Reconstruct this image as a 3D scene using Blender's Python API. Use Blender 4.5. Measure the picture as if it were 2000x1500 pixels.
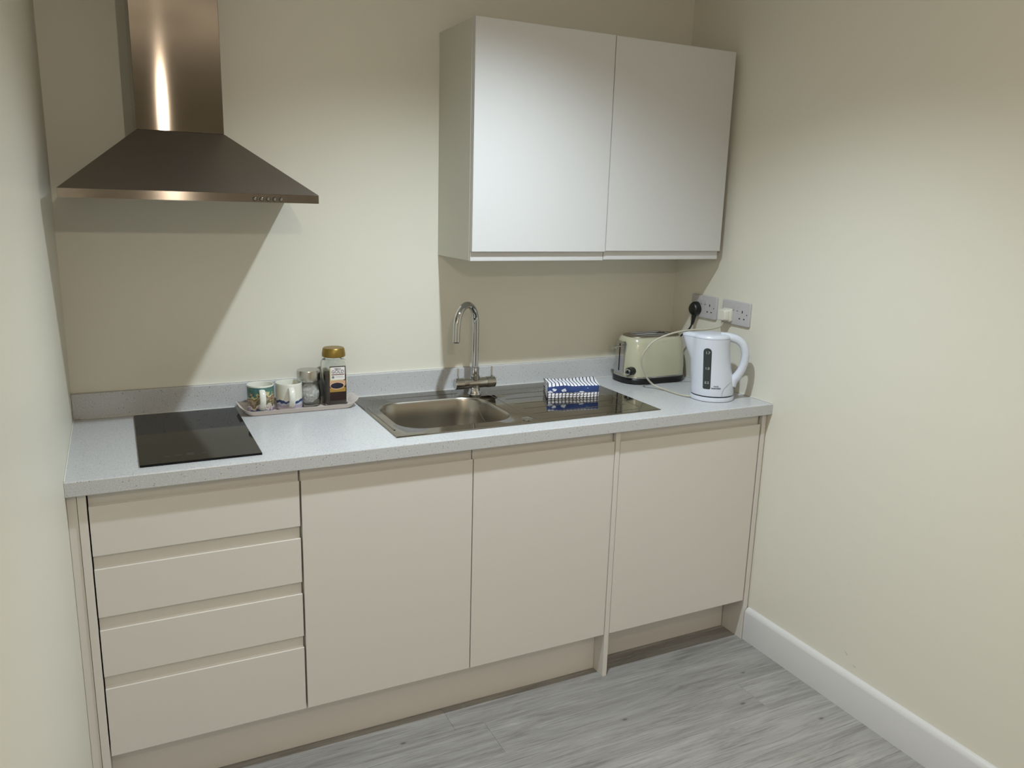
import bpy, bmesh, math, random
from mathutils import Matrix, Vector
random.seed(7)
R = math.radians
for o in list(bpy.data.objects): bpy.data.objects.remove(o)
SC = bpy.context.scene
COL = SC.collection

# ------------------------------------------------------------------ camera
W = 2.1703            # room width
def rotm(rx, rz, roll):
    return Matrix.Rotation(rz, 4, 'Z') @ Matrix.Rotation(rx, 4, 'X') @ Matrix.Rotation(roll, 4, 'Z')
cam = bpy.data.cameras.new('camera'); co = bpy.data.objects.new('camera', cam); COL.objects.link(co)
cam.sensor_width = 36; cam.lens = 1558.3 / 2000 * 36; cam.clip_start = .02
co.matrix_world = Matrix.Translation((.1422, -2.613, 1.5662)) @ rotm(R(77.2806), R(-26.5639), R(1.6438))
SC.camera = co
# ------------------------------------------------------------------ world, lights, exposure
w = bpy.data.worlds.new('world'); SC.world = w; w.use_nodes = True
w.node_tree.nodes['Background'].inputs[0].default_value = (.9, .85, .78, 1)
w.node_tree.nodes['Background'].inputs[1].default_value = .02
vs = SC.view_settings
vs.view_transform = 'Standard'; vs.look = 'None'; vs.gamma = 1; vs.use_curve_mapping = False
vs.exposure = 0.15
CEIL = 2.42
def spot(x, y, power, col, size=150, blend=.35, rad=.03):
    l = bpy.data.lights.new('downlight_or_fill_lamp', 'SPOT'); l.energy = power; l.color = col
    l.spot_size = R(size); l.spot_blend = blend; l.shadow_soft_size = rad
    o = bpy.data.objects.new('downlight_or_fill_lamp', l); COL.objects.link(o); o.location = (x, y, CEIL - .012)
    return o
LIGHTS = [(1.10, -1.0, 108, (.81, .925, 1.0), 134, .9, .025),
          (1.10, -4.3, 92, (1.0, .89, .78), 150, .5, .04)]  # second lamp is added ambient fill from behind the camera
for L in LIGHTS: spot(*L)
# bare warm bulb on a short flex from the ceiling, just above and beside the photographer
BULB = (.42, -2.50, 2.03)
pl = bpy.data.lights.new('bulb_lamp', 'POINT'); pl.energy = 15; pl.color = (1.0, .86, .70); pl.shadow_soft_size = .012
po = bpy.data.objects.new('bulb_lamp', pl); COL.objects.link(po); po.location = (BULB[0], BULB[1], BULB[2]-.040)

# ------------------------------------------------------------------ materials
def lin(c):
    return tuple(((v/255)/12.92 if v/255 <= .04045 else ((v/255+.055)/1.055)**2.4) for v in c) + (1,)
class NT:
    def __init__(s, name):
        s.m = bpy.data.materials.new(name); s.m.use_nodes = True
        s.t = s.m.node_tree; s.b = s.t.nodes['Principled BSDF']
    def n(s, typ, **kw):
        k = s.t.nodes.new(typ)
        for a, v in kw.items():
            if a.startswith('i_'):
                key = a[2:]
                key = int(key) if key.isdigit() else key.replace('_', ' ')
                k.inputs[key].default_value = v
            else: setattr(k, a, v)
        return k
    def l(s, a, ao, b, bi): s.t.links.new(a.outputs[ao], b.inputs[bi])
    def ramp(s, stops, interp='LINEAR'):
        r = s.n('ShaderNodeValToRGB'); cr = r.color_ramp; cr.interpolation = interp
        while len(cr.elements) < len(stops): cr.elements.new(.5)
        for e, (p, c) in zip(cr.elements, stops): e.position = p; e.color = c
        return r
def mat(name, col, rough=.5, metal=0, bump=0, bscale=200, stretch=(1, 1, 1), var=0, coat=0, spec=.5):
    k = NT(name); b = k.b
    b.inputs['Base Color'].default_value = lin(col); b.inputs['Roughness'].default_value = rough
    b.inputs['Metallic'].default_value = metal; b.inputs['Specular IOR Level'].default_value = spec
    if coat: b.inputs['Coat Weight'].default_value = coat; b.inputs['Coat Roughness'].default_value = .05
    if bump or var:
        tc = k.n('ShaderNodeTexCoord'); mp = k.n('ShaderNodeMapping', i_Scale=stretch)
        nz = k.n('ShaderNodeTexNoise', i_Scale=bscale, i_Detail=3.0)
        k.l(tc, 'Object', mp, 'Vector'); k.l(mp, 'Vector', nz, 'Vector')
        if bump:
            bp = k.n('ShaderNodeBump', i_Strength=bump, i_Distance=.001)
            k.l(nz, 'Fac', bp, 'Height'); k.l(bp, 'Normal', b, 'Normal')
        if var:
            c = lin(col)
            r = k.ramp([(.3, tuple(v*(1-var) for v in c[:3])+(1,)), (.7, tuple(min(1, v*(1+var)) for v in c[:3])+(1,))])
            k.l(nz, 'Fac', r, 'Fac'); k.l(r, 'Color', b, 'Base Color')
    return k.m
M = {}
M['wall'] = mat('magnolia_wall_paint', (224, 221, 208), .42, bump=.12, bscale=260)
M['ceiling'] = mat('white_ceiling_paint', (238, 238, 234), .8)
M['skirt'] = mat('white_satin_skirting', (210, 210, 210), .3)
M['cash'] = mat('cashmere_cabinet_board', (217, 213, 207), .33, bump=.03, bscale=400)
M['carcass'] = mat('cashmere_carcass_board', (202, 197, 190), .5)
M['upper'] = mat('white_wall_cabinet_board', (207, 207, 207), .3, bump=.03, bscale=400)
M['upside'] = mat('pale_grey_cabinet_side', (206, 205, 194), .45)
M['dark'] = mat('dark_void', (14, 12, 11), .9)
M['steel'] = mat('brushed_steel_hood', (146, 138, 129), .27, 1, bump=.02, bscale=60, stretch=(1, 1, 28))
M['duct'] = mat('smooth_steel_duct', (140, 131, 121), .15, 1)
M['steelh'] = mat('brushed_steel_hood_dark', (150, 142, 134), .36, 1, bump=.05, bscale=60, stretch=(28, 1, 1))
M['sink'] = mat('polished_sink_steel', (140, 136, 127), .07, 1, bump=.008, bscale=40, stretch=(1, 12, 1))
M['bowl'] = mat('satin_bowl_steel', (172, 167, 158), .27, 1)
M['chrome'] = mat('chrome', (196, 196, 196), .05, 1)
M['lidsteel'] = mat('satin_lid_steel', (190, 190, 185), .22, 1, bump=.05, bscale=40, stretch=(1, 1, 30))
M['black'] = mat('black_plastic', (20, 20, 22), .35)
M['hob'] = mat('black_hob_glass', (6, 6, 5), .045, spec=.22)
M['mark'] = mat('grey_hob_print', (92, 90, 84), .4)
M['plate'] = mat('grey_socket_plastic', (190, 188, 190), .35)
M['white'] = mat('white_plastic', (208, 213, 224), .28)
M['plug'] = mat('ivory_plug_plastic', (222, 220, 208), .3)
M['cord'] = mat('ivory_cord', (184, 179, 163), .45)
M['cream'] = mat('glossy_cream_enamel', (184, 182, 158), .18, coat=.5)
M['gold'] = mat('gold_lid', (138, 112, 52), .36, .55)
M['coffee'] = mat('coffee_granules', (58, 38, 26), .8, bump=.9, bscale=500, var=.5)
M['bag'] = mat('white_sugar_bag', (228, 226, 228), .5)
M['tray'] = mat('cream_melamine_tray', (214, 203, 194), .3)
M['china'] = mat('white_china', (226, 226, 216), .12, coat=.3)
M['print'] = mat('dark_print', (62, 66, 72), .5)
M['wprint'] = mat('white_print', (190, 194, 192), .5)
M['window'] = mat('smoked_level_window', (48, 56, 58), .18)
M['joint'] = mat('sealant_bead', (226, 224, 214), .35)
def brushed(m, an, rough, rot=0.0):
    t = m.node_tree; b = t.nodes['Principled BSDF']; tg = t.nodes.new('ShaderNodeTangent'); tg.direction_type = 'RADIAL'; tg.axis = 'Z'
    t.links.new(tg.outputs[0], b.inputs['Tangent']); b.inputs['Anisotropic'].default_value = an; b.inputs['Roughness'].default_value = rough
    b.inputs['Anisotropic Rotation'].default_value = rot
brushed(M['duct'], 1.0, .07, .25); brushed(M['steel'], 1.0, .20, .25)
# glass
def glass(name):
    k = NT(name); b = k.b
    b.inputs['Base Color'].default_value = (.96, .98, .96, 1); b.inputs['Roughness'].default_value = .02
    b.inputs['Transmission Weight'].default_value = 1; b.inputs['IOR'].default_value = 1.46
    return k.m
M['glass'] = glass('clear_jar_glass')
# speckled laminate worktop
def laminate():
    k = NT('speckled_grey_laminate'); tc = k.n('ShaderNodeTexCoord')
    n1 = k.n('ShaderNodeTexNoise', i_Scale=330.0, i_Detail=4.0, i_Roughness=.7)
    n2 = k.n('ShaderNodeTexVoronoi', i_Scale=130.0)
    n3 = k.n('ShaderNodeTexVoronoi', i_Scale=190.0); mp = k.n('ShaderNodeMapping', i_Location=(3.1, 1.7, .4))
    k.l(tc, 'Object', n1, 'Vector'); k.l(tc, 'Object', n2, 'Vector'); k.l(tc, 'Object', mp, 'Vector'); k.l(mp, 'Vector', n3, 'Vector')
    r1 = k.ramp([(.35, lin((178, 179, 181))), (.65, lin((206, 207, 209)))])
    k.l(n1, 'Fac', r1, 'Fac')
    d = k.ramp([(.13, (1, 1, 1, 1)), (.22, (0, 0, 0, 1))]); k.l(n2, 'Distance', d, 'Fac')
    wv = k.ramp([(.14, (1, 1, 1, 1)), (.22, (0, 0, 0, 1))]); k.l(n3, 'Distance', wv, 'Fac')
    sep = k.n('ShaderNodeSeparateColor'); k.l(n2, 'Color', sep, 'Color')
    gt = k.n('ShaderNodeMath', operation='GREATER_THAN', i_1=.55); k.l(sep, 'Red', gt, 0)
    mu = k.n('ShaderNodeMath', operation='MULTIPLY'); k.l(d, 'Color', mu, 0); k.l(gt, 'Value', mu, 1)
    m1 = k.n('ShaderNodeMix', data_type='RGBA'); k.l(mu, 'Value', m1, 'Factor'); k.l(r1, 'Color', m1, 'A'); m1.inputs['B'].default_value = lin((134, 129, 124))
    m2 = k.n('ShaderNodeMix', data_type='RGBA'); k.l(wv, 'Color', m2, 'Factor'); k.l(m1, 'Result', m2, 'A'); m2.inputs['B'].default_value = lin((212, 212, 210))
    k.l(m2, 'Result', k.b, 'Base Color'); k.b.inputs['Roughness'].default_value = .28
    return k.m
M['lam'] = laminate()
# grey oak vinyl plank
def plank_mat():
    k = NT('grey_oak_plank'); tc = k.n('ShaderNodeTexCoord'); oi = k.n('ShaderNodeObjectInfo')
    off = k.n('ShaderNodeVectorMath', operation='SCALE'); off.inputs[0].default_value = (17, 9, 5)
    k.l(oi, 'Random', off, 'Scale')
    add = k.n('ShaderNodeVectorMath', operation='ADD'); k.l(tc, 'Object', add, 0); k.l(off, 'Vector', add, 1)
    mp = k.n('ShaderNodeMapping', i_Scale=(1.0, 9, 1)); k.l(add, 'Vector', mp, 'Vector')
    n1 = k.n('ShaderNodeTexNoise', i_Scale=2.4, i_Detail=9.0, i_Roughness=.72, i_Distortion=.8); k.l(mp, 'Vector', n1, 'Vector')
    mp2 = k.n('ShaderNodeMapping', i_Scale=(2.6, 100, 1)); k.l(add, 'Vector', mp2, 'Vector')
    n2 = k.n('ShaderNodeTexNoise', i_Scale=2.0, i_Detail=5.0, i_Roughness=.7); k.l(mp2, 'Vector', n2, 'Vector')
    r1 = k.ramp([(.30, lin((116, 113, 110))), (.46, lin((149, 147, 144))), (.70, lin((172, 170, 167)))]); k.l(n1, 'Fac', r1, 'Fac')
    r2 = k.ramp([(.34, (.58, .57, .56, 1)), (.46, (.92, .92, .92, 1)), (.66, (1.08, 1.08, 1.08, 1))]); k.l(n2, 'Fac', r2, 'Fac')
    mx = k.n('ShaderNodeMix', data_type='RGBA', blend_type='MULTIPLY'); mx.inputs['Factor'].default_value = .8
    k.l(r1, 'Color', mx, 'A'); k.l(r2, 'Color', mx, 'B')
    # knots
    mp3 = k.n('ShaderNodeMapping', i_Scale=(6.0, 13, 1)); k.l(add, 'Vector', mp3, 'Vector')
    v = k.n('ShaderNodeTexVoronoi', i_Scale=1.0); k.l(mp3, 'Vector', v, 'Vector')
    r3 = k.ramp([(.035, (.34, .32, .30, 1)), (.06, (.82, .82, .82, 1)), (.11, (1, 1, 1, 1))]); k.l(v, 'Distance', r3, 'Fac')
    mk = k.n('ShaderNodeMix', data_type='RGBA', blend_type='MULTIPLY'); mk.inputs['Factor'].default_value = .85
    k.l(mx, 'Result', mk, 'A'); k.l(r3, 'Color', mk, 'B')
    tn = k.n('ShaderNodeMapRange', i_3=.88, i_4=1.06); k.l(oi, 'Random', tn, 0)
    ms = k.n('ShaderNodeVectorMath', operation='SCALE'); k.l(mk, 'Result', ms, 0); k.l(tn, 0, ms, 'Scale')
    k.l(ms, 'Vector', k.b, 'Base Color'); k.b.inputs['Roughness'].default_value = .42
    bp = k.n('ShaderNodeBump', i_Strength=.15, i_Distance=.001); k.l(n2, 'Fac', bp, 'Height'); k.l(bp, 'Normal', k.b, 'Normal')
    return k.m
M['plank'] = plank_mat()

# ------------------------------------------------------------------ geometry helpers
WL = {}          # world location of every object's origin
def link(o, parent=None, loc=(0, 0, 0)):
    COL.objects.link(o)
    if parent is not None:
        o.parent = parent; p = WL[parent.name]; o.location = (loc[0]-p[0], loc[1]-p[1], loc[2]-p[2])
    else: o.location = loc
    WL[o.name] = tuple(loc); return o
def thing(name, label, cat, loc, group=None):
    o = bpy.data.objects.new(name, None); o.empty_display_size = .05; link(o, None, loc)
    o['label'] = label; o['category'] = cat
    if group: o['group'] = group
    return o
def obj(name, bm, m, parent=None, loc=None, smooth=False, label=None, cat=None, kind=None, group=None):
    """bm is in world coordinates; loc = origin (defaults to the parent's)"""
    if loc is None: loc = WL[parent.name] if parent is not None else (0, 0, 0)
    bmesh.ops.recalc_face_normals(bm, faces=bm.faces)
    bmesh.ops.translate(bm, verts=bm.verts, vec=(-loc[0], -loc[1], -loc[2]))
    me = bpy.data.meshes.new(name); bm.to_mesh(me); bm.free()
    me.materials.append(M[m] if isinstance(m, str) else m)
    if smooth:
        me.polygons.foreach_set('use_smooth', [True]*len(me.polygons))
        try: me.set_sharp_from_angle(angle=R(smooth if smooth is not True else 40))
        except Exception: pass
    o = bpy.data.objects.new(name, me); link(o, parent, loc)
    if label: o['label'] = label
    if cat: o['category'] = cat
    if kind: o['kind'] = kind
    if group: o['group'] = group
    return o
def box(bm, x0, x1, y0, y1, z0, z1, bev=0, seg=2):
    vs = [bm.verts.new((x, y, z)) for x in (x0, x1) for y in (y0, y1) for z in (z0, z1)]
    f = [bm.faces.new([vs[i] for i in q]) for q in ((0, 1, 3, 2), (4, 6, 7, 5), (0, 4, 5, 1), (2, 3, 7, 6), (0, 2, 6, 4), (1, 5, 7, 3))]
    if bev:
        es = list({e for q in f for e in q.edges})
        bmesh.ops.bevel(bm, geom=es, offset=bev, segments=seg, profile=.5, affect='EDGES')
    return vs
def B(*a, **k):
    bm = bmesh.new(); box(bm, *a, **k); return bm
def extr(bm, prof, x0, x1):
    """prof: list of (y,z), extruded along x"""
    a = [bm.verts.new((x0, y, z)) for y, z in prof]; b = [bm.verts.new((x1, y, z)) for y, z in prof]
    n = len(prof)
    bm.faces.new(a); bm.faces.new(b[::-1])
    for i in range(n): bm.faces.new((a[i], b[i], b[(i+1) % n], a[(i+1) % n]))
def rings(bm, loops, cap0=True, cap1=True):
    L = [[bm.verts.new(p) for p in lp] for lp in loops]; n = len(L[0])
    for a, b in zip(L, L[1:]):
        for i in range(n): bm.faces.new((a[i], a[(i+1) % n], b[(i+1) % n], b[i]))
    if cap0: bm.faces.new(L[0][::-1])
    if cap1: bm.faces.new(L[-1])
    return L
def circ(cx, cy, z, r, n=32, ry=None):
    ry = r if ry is None else ry
    return [(cx+r*math.cos(2*math.pi*i/n), cy+ry*math.sin(2*math.pi*i/n), z) for i in range(n)]
def lathe(bm, c, prof, n=32, cap0=True, cap1=True):
    """prof (r,z) from c"""
    return rings(bm, [circ(c[0], c[1], c[2]+z, max(r, 1e-5), n) for r, z in prof], cap0, cap1)
def rrect(x0, x1, y0, y1, r, z, n=6):
    pts = []
    for cx, cy, a0 in ((x1-r, y1-r, 0), (x0+r, y1-r, 90), (x0+r, y0+r, 180), (x1-r, y0+r, 270)):
        for i in range(n+1):
            a = R(a0+90*i/n); pts.append((cx+r*math.cos(a), cy+r*math.sin(a), z))
    return pts
def catmull(P, sub=8):
    P = [Vector(p) for p in P]; Q = [P[0]*2-P[1]]+P+[P[-1]*2-P[-2]]; out = []
    for i in range(1, len(Q)-2):
        a, b, c, d = Q[i-1:i+3]
        for k in range(sub):
            t = k/sub
            out.append(.5*((2*b)+(c-a)*t+(2*a-5*b+4*c-d)*t*t+(3*b-a-3*c+d)*t**3))
    out.append(P[-1]); return out
def tube(bm, P, r, n=12, flat=None):
    """r number or list; flat=(a,b) elliptical section factors"""
    P = [Vector(p) for p in P]; m = len(P); L = []
    t0 = (P[1]-P[0]).normalized(); up = Vector((0, 0, 1)) if abs(t0.z) < .9 else Vector((0, 1, 0))
    s = t0.cross(up).normalized()
    for i, p in enumerate(P):
        t = (P[min(i+1, m-1)]-P[max(i-1, 0)]).normalized()
        s = (s-t*s.dot(t)).normalized(); u = s.cross(t)
        rr = r[i] if isinstance(r, (list, tuple)) else r
        fa, fb = flat or (1, 1)
        L.append([tuple(p+s*rr*fa*math.cos(2*math.pi*k/n)+u*rr*fb*math.sin(2*math.pi*k/n)) for k in range(n)])
    rings(bm, L)
def cyl(bm, a, b, r, n=24, r2=None):
    a = Vector(a); b = Vector(b); tube(bm, [a, b], [r, r if r2 is None else r2], n)
def xf(bm, mtx):
    bmesh.ops.transform(bm, matrix=mtx, verts=bm.verts); return bm
def text_bm(s, size, ext=.0003, bold=0):
    cu = bpy.data.curves.new('text', 'FONT'); cu.body = s; cu.size = size; cu.extrude = ext; cu.align_x = 'CENTER'; cu.align_y = 'CENTER'; cu.offset = bold
    cu.resolution_u = 3
    o = bpy.data.objects.new('text', cu); COL.objects.link(o)
    dg = bpy.context.evaluated_depsgraph_get(); dg.update()
    me = bpy.data.meshes.new_from_object(o.evaluated_get(dg)); bm = bmesh.new(); bm.from_mesh(me)
    bpy.data.objects.remove(o); bpy.data.curves.remove(cu); bpy.data.meshes.remove(me)
    return bm

# ------------------------------------------------------------------ the room
YB = -6.4
obj('wall_back', B(-.1, W+.1, 0, .1, 0, CEIL), 'wall', kind='structure')
obj('wall_left', B(-.1, 0, YB, 0, 0, CEIL), 'wall', kind='structure')
wr = obj('wall_right', B(W, W+.1, YB, 0, 0, CEIL), 'wall', kind='structure')
obj('wall_front', B(-.1, W+.1, YB-.1, YB, 0, CEIL), 'wall', kind='structure')
obj('ceiling', B(-.1, W+.1, YB-.1, .1, CEIL, CEIL+.1), 'ceiling', kind='structure')
floor = obj('floor', B(-.1, W+.1, YB-.1, .1, -.1, -.006), 'dark', kind='structure')
# scuffs on the right wall, thin rubbed marks
for (y, z, ly, lz) in ((-1.025, .182, .012, -.012), (-1.06, .155, .010, -.004)):
    bm = bmesh.new()
    tube(bm, [(W-.0002, y+ly/2, z-lz/2), (W-.0004, y, z), (W-.0002, y-ly/2, z+lz/2)], [.0002, .0007, .0002], 6)
    obj('scuff_mark', bm, mat('scuff_grey', (150, 142, 122), .6), wr, loc=(0, 0, 0))
# planks
def plank(x0, x1, y0, y1):
    g = .00012; x0 += g; x1 -= g; y0 += g; y1 -= g; c = .0007
    bm = bmesh.new()
    L = [[(x0, y0, -.006), (x1, y0, -.006), (x1, y1, -.006), (x0, y1, -.006)],
         [(x0, y0, -c), (x1, y0, -c), (x1, y1, -c), (x0, y1, -c)],
         [(x0+c, y0+c, 0), (x1-c, y0+c, 0), (x1-c, y1-c, 0), (x0+c, y1-c, 0)]]
    rings(bm, L)
    obj('plank', bm, 'plank', floor, loc=((x0+x1)/2, (y0+y1)/2, 0))
PW = .157; PL = 1.22; ytop = -.643+PW*4; row = 0
cuts = {4: 1.065, 5: 1.934, 3: .97, 6: 1.02, 7: 1.45}
y = ytop
while y > YB:
    c = cuts.get(row, random.uniform(.1, 1.2)); c = c % PL
    xs = [0]+[c+PL*i for i in range(3) if .02 < c+PL*i < W-.02]+[W]
    y1 = min(y, -.02) if row else min(y, -.0)
    if y-PW < -.03:
        for a, b in zip(xs, xs[1:]): plank(a, b, max(y-PW, YB), min(y, 0))
    y -= PW; row += 1
# skirting boards
def skirt(name, xa, xb, y0, y1):
    """xa wall side, xb room side"""
    s = 1 if xb > xa else -1
    prof = [(xa, 0), (xb, 0), (xb, .108), (xb-s*.002, .114), (xb-s*.007, .121), (xb-s*.012, .125), (xa, .126)]
    bm = bmesh.new(); a = [bm.verts.new((x, y0, z)) for x, z in prof]; b = [bm.verts.new((x, y1, z)) for x, z in prof]
    bm.faces.new(a); bm.faces.new(b[::-1]); n = len(prof)
    for i in range(n): bm.faces.new((a[i], b[i], b[(i+1) % n], a[(i+1) % n]))
    obj(name, bm, 'skirt', kind='structure', smooth=30)
skirt('baseboard_right', W, W-.018, YB, -.583)
skirt('baseboard_left', 0, .018, YB, -.605)
obj('baseboard_front', B(.018, W-.018, YB, YB+.018, 0, .12, bev=.003), 'skirt', kind='structure')
# recessed downlights in the ceiling (above the frame); the far one is added for fill
em = NT('lit_downlight_lens'); em.b.inputs['Emission Color'].default_value = (1, .95, .88, 1); em.b.inputs['Emission Strength'].default_value = 6
names_dl = ['white recessed downlight in the ceiling in front of the cabinets', 'unseen fill downlight added in the ceiling towards the far end of the room']
for L, lab in zip(LIGHTS, names_dl):
    t = thing('downlight_or_fill_fitting', lab, 'light', (L[0], L[1], CEIL), 'downlights in the ceiling')
    bm = bmesh.new()
    rings(bm, [circ(L[0], L[1], z, r) for r, z in ((.045, CEIL), (.044, CEIL-.004), (.036, CEIL-.005), (.034, CEIL))], False, False)
    obj('bezel', bm, 'white', t, smooth=True)
    bm = bmesh.new(); lathe(bm, (L[0], L[1], CEIL-.003), [(.034, 0), (.034, .003)]); obj('lens', bm, em.m, t)

t = thing('pendant_bulb', 'bare frosted bulb on a short white flex hanging from the ceiling', 'light', (BULB[0], BULB[1], CEIL))
bx_, by_, bz_ = BULB
bm = bmesh.new(); lathe(bm, (bx_, by_, CEIL-.022), [(.018, 0), (.045, .010), (.048, .0215)]); obj('ceiling_rose', bm, 'white', t, smooth=True)
bm = bmesh.new(); cyl(bm, (bx_, by_, CEIL-.022), (bx_, by_, bz_+.095), .003, 8); obj('flex', bm, 'white', t, smooth=True)
bm = bmesh.new(); lathe(bm, (bx_, by_, bz_+.040), [(.017, 0), (.019, .004), (.019, .040), (.010, .055)]); obj('lamp_holder', bm, 'white', t, smooth=True)
bm = bmesh.new(); lathe(bm, (bx_, by_, bz_), [(.004, -.022), (.012, -.019), (.019, -.010), (.021, .0), (.019, .011), (.014, .026), (.0125, .039)]); obj('bulb', bm, em.m, t, smooth=True)

# ------------------------------------------------------------------ kitchen run
YD = -.579; ZT = .91; ZU = .872
X0, X1, X2, X3, X4, X5 = .042, .5415, 1.0405, 1.534, 1.551, 2.143
def jprof(zb, zt, yf=YD, th=.021):
    """front profile with a scooped J pull at the top (front face stops .03 below the top)"""
    p = [(yf+th, zb), (yf+.0015, zb), (yf, zb+.0015), (yf, zt-.0315), (yf+.001, zt-.030), (yf+.004, zt-.0305)]
    p += [(yf+.0075, zt-.034), (yf+.0105, zt-.034), (yf+.013, zt-.030), (yf+.0135, zt-.024), (yf+.0125, zt-.004), (yf+.013, zt-.001), (yf+.014, zt), (yf+th, zt)]
    return p
def jdoor(name, x0, x1, zb, zt, parent, m='cash', yf=YD, label=None):
    bm = bmesh.new(); extr(bm, jprof(zb, zt, yf), x0, x1)
    return obj(name, bm, m, parent, smooth=25, label=label)
def carcass(x0, x1, zb, zt, parent, yb=-.03, yf=-.556, m='carcass', mid=None, top=True):
    bm = bmesh.new(); t = .016
    box(bm, x0, x0+t, yf, yb, zb, zt); box(bm, x1-t, x1, yf, yb, zb, zt)
    box(bm, x0+t, x1-t, yf, yb, zb, zb+t); box(bm, x0+t, x1-t, yb-.008, yb, zb+t, zt)
    if top:
        box(bm, x0+t, x1-t, yf, yf+.05, zt-t, zt); box(bm, x0+t, x1-t, yb-.07, yb-.01, zt-t, zt)
    return obj('carcass', bm, m, parent)
# drawer unit
t = thing('drawer_cabinet', 'cashmere base cabinet of four handleless drawers under the black hob', 'cabinet', (X0, YD, .15))
carcass(X0+.002, X1-.0005, .157, ZU-.001, t)
for zb, zt in ((.708, .8665), (.5455, .7045), (.3835, .542), (.157, .380)):
    d = jdoor('drawer', X0+.003, X1-.0035, zb, zt, t)
    bm = bmesh.new(); a, b = X0+.03, X1-.03
    box(bm, a, a+.012, -.53, -.08, zb+.02, zt-.04); box(bm, b-.012, b, -.53, -.08, zb+.02, zt-.04)
    box(bm, a+.012, b-.012, -.53, -.08, zb+.02, zb+.03); box(bm, a+.012, b-.012, -.092, -.08, zb+.03, zt-.04)
    box(bm, a+.012, b-.012, -.55, -.53, zb+.02, zt-.04)
    obj('drawer_box', bm, 'carcass', d)
# sink unit
t = thing('sink_base_cabinet', 'cashmere double base cabinet with two plain doors under the sink', 'cabinet', (X1, YD, .15))
carcass(X1+.0005, X3-.001, .157, ZU-.001, t)
jdoor('door', X1+.002, X2-.0015, .157, .8665, t); jdoor('door', X2+.0015, X3-.0025, .157, .8665, t)
# integrated appliance housing
t = thing('appliance_cabinet', 'single cashmere door at the right end of the run with a dark gap above', 'cabinet', (X4, YD, .15))
jdoor('door', X4+.0025, X5-.003, .157, .8645, t)
obj('liner', B(X4+.004, X5-.004, YD+.0215, -.04, .158, .848), 'dark', t)
# panels and fillers
def solid(name, lab, cat, bm, m, loc, group=None, smooth=False):
    return obj(name, bm, m, loc=loc, label=lab, cat=cat, group=group, smooth=smooth)
solid('filler_strip', 'narrow cashmere filler strip against the left wall beside the drawers', 'panel', B(0.0005, .0215, YD+.002, -.05, 0, ZU-.001, bev=.0008), 'cash', (0, YD, 0))
solid('end_panel', 'cashmere end panel left of the drawers, standing on the floor', 'panel', B(.0225, .0415, YD-.001, -.01, 0, ZU-.001, bev=.0008), 'cash', (.0225, YD, 0), 'cashmere upright end panels')
solid('end_panel', 'cashmere upright panel between the double doors and the right-hand door', 'panel', B(X3, X4, YD-.002, -.01, 0, ZU-.001, bev=.0008), 'cash', (X3, YD, 0), 'cashmere upright end panels')
solid('end_panel', 'cashmere end panel against the right wall beside the skirting', 'panel', B(X5+.0035, W-.006, YD-.001, -.01, 0, ZU-.003, bev=.0008), 'cash', (X5, YD, 0), 'cashmere upright end panels')
solid('filler_strip', 'thin cashmere scribe strip closing the gap at the right wall', 'panel', B(W-.0055, W-.0003, YD+.004, -.05, .127, ZU-.003, bev=.0006), 'cash', (W, YD, .127))
solid('plinth', 'long cashmere kick plinth under the drawers and double doors', 'plinth', B(.042, X3-.001, -.523, -.507, 0.001, .156), 'cash', (.042, -.53, 0))
solid('plinth', 'short recessed cashmere plinth under the right-hand door', 'plinth', B(X4+.001, X5, -.474, -.458, 0.001, .156), 'cash', (X4, -.47, 0))
# worktop with a cut-out for the sink bowl
HX0, HX1, HY0, HY1 = .845, 1.262, -.492, -.120
bm = bmesh.new(); r = .0025; yf = -.6
prof = [(HY0, ZU), (yf+.002, ZU), (yf, ZU+.002), (yf, ZT-r), (yf+.3*r, ZT-.3*r), (yf+r, ZT), (HY0, ZT)]
extr(bm, prof, .0005, W-.0005)
box(bm, .0005, W-.0005, HY1, -.0005, ZU, ZT); box(bm, .0005, HX0, HY0, HY1, ZU, ZT); box(bm, HX1, W-.0005, HY0, HY1, ZU, ZT)
solid('worktop', 'pale grey speckled laminate worktop running wall to wall', 'worktop', bm, 'lam', (0, -.6, ZU))
solid('upstand', 'low grey speckled upstand along the back of the worktop', 'upstand', B(.0005, W-.0005, -.018, -.0005, ZT+.0003, .9855, bev=.0012), 'lam', (0, -.018, ZT))
# sealant beads
obj('trim_1', B(.001, W-.001, -.0025, -.0003, .9857, .9885, bev=.0008), 'joint', kind='structure')
obj('trim_2', B(.0003, .003, -.597, -.02, ZT+.0002, ZT+.003, bev=.001), 'joint', kind='structure')
obj('trim_3', B(W-.003, W-.0003, -.597, -.02, ZT+.0002, ZT+.003, bev=.001), 'joint', kind='structure')
obj('trim_4', B(.02, W-.004, -.0205, -.0183, ZT+.0002, ZT+.002, bev=.0007), 'joint', kind='structure')

# ------------------------------------------------------------------ wall cabinet
KL, KM, KR, KF, KB, KT = 1.148, 1.641, 2.137, -.294, 1.387, 2.104
t = thing('wall_cabinet', 'white double-door wall cabinet hung above the sink', 'cabinet', (KL, 0, KB))
bm = bmesh.new(); s = .018; yf = -.270
box(bm, KL, KL+s, yf, -.0005, KB, KT, bev=.0008, seg=1); box(bm, KR-s, KR, yf, -.0005, KB, KT); box(bm, KL+s, KR-s, yf, -.0005, KB, KB+s); box(bm, KL+s, KR-s, yf, -.0005, KT-s, KT)
box(bm, KL+s, KR-s, -.010, -.0005, KB+s, KT-s)
obj('carcass', bm, 'upside', t)
def kdoor(x0, x1, zb, zt):
    bm = bmesh.new(); pr = [(y, zt+zb-z) for y, z in jprof(zb, zt, KF, .021)]
    extr(bm, pr, x0, x1); return obj('door', bm, 'upper', t, smooth=25)
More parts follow.
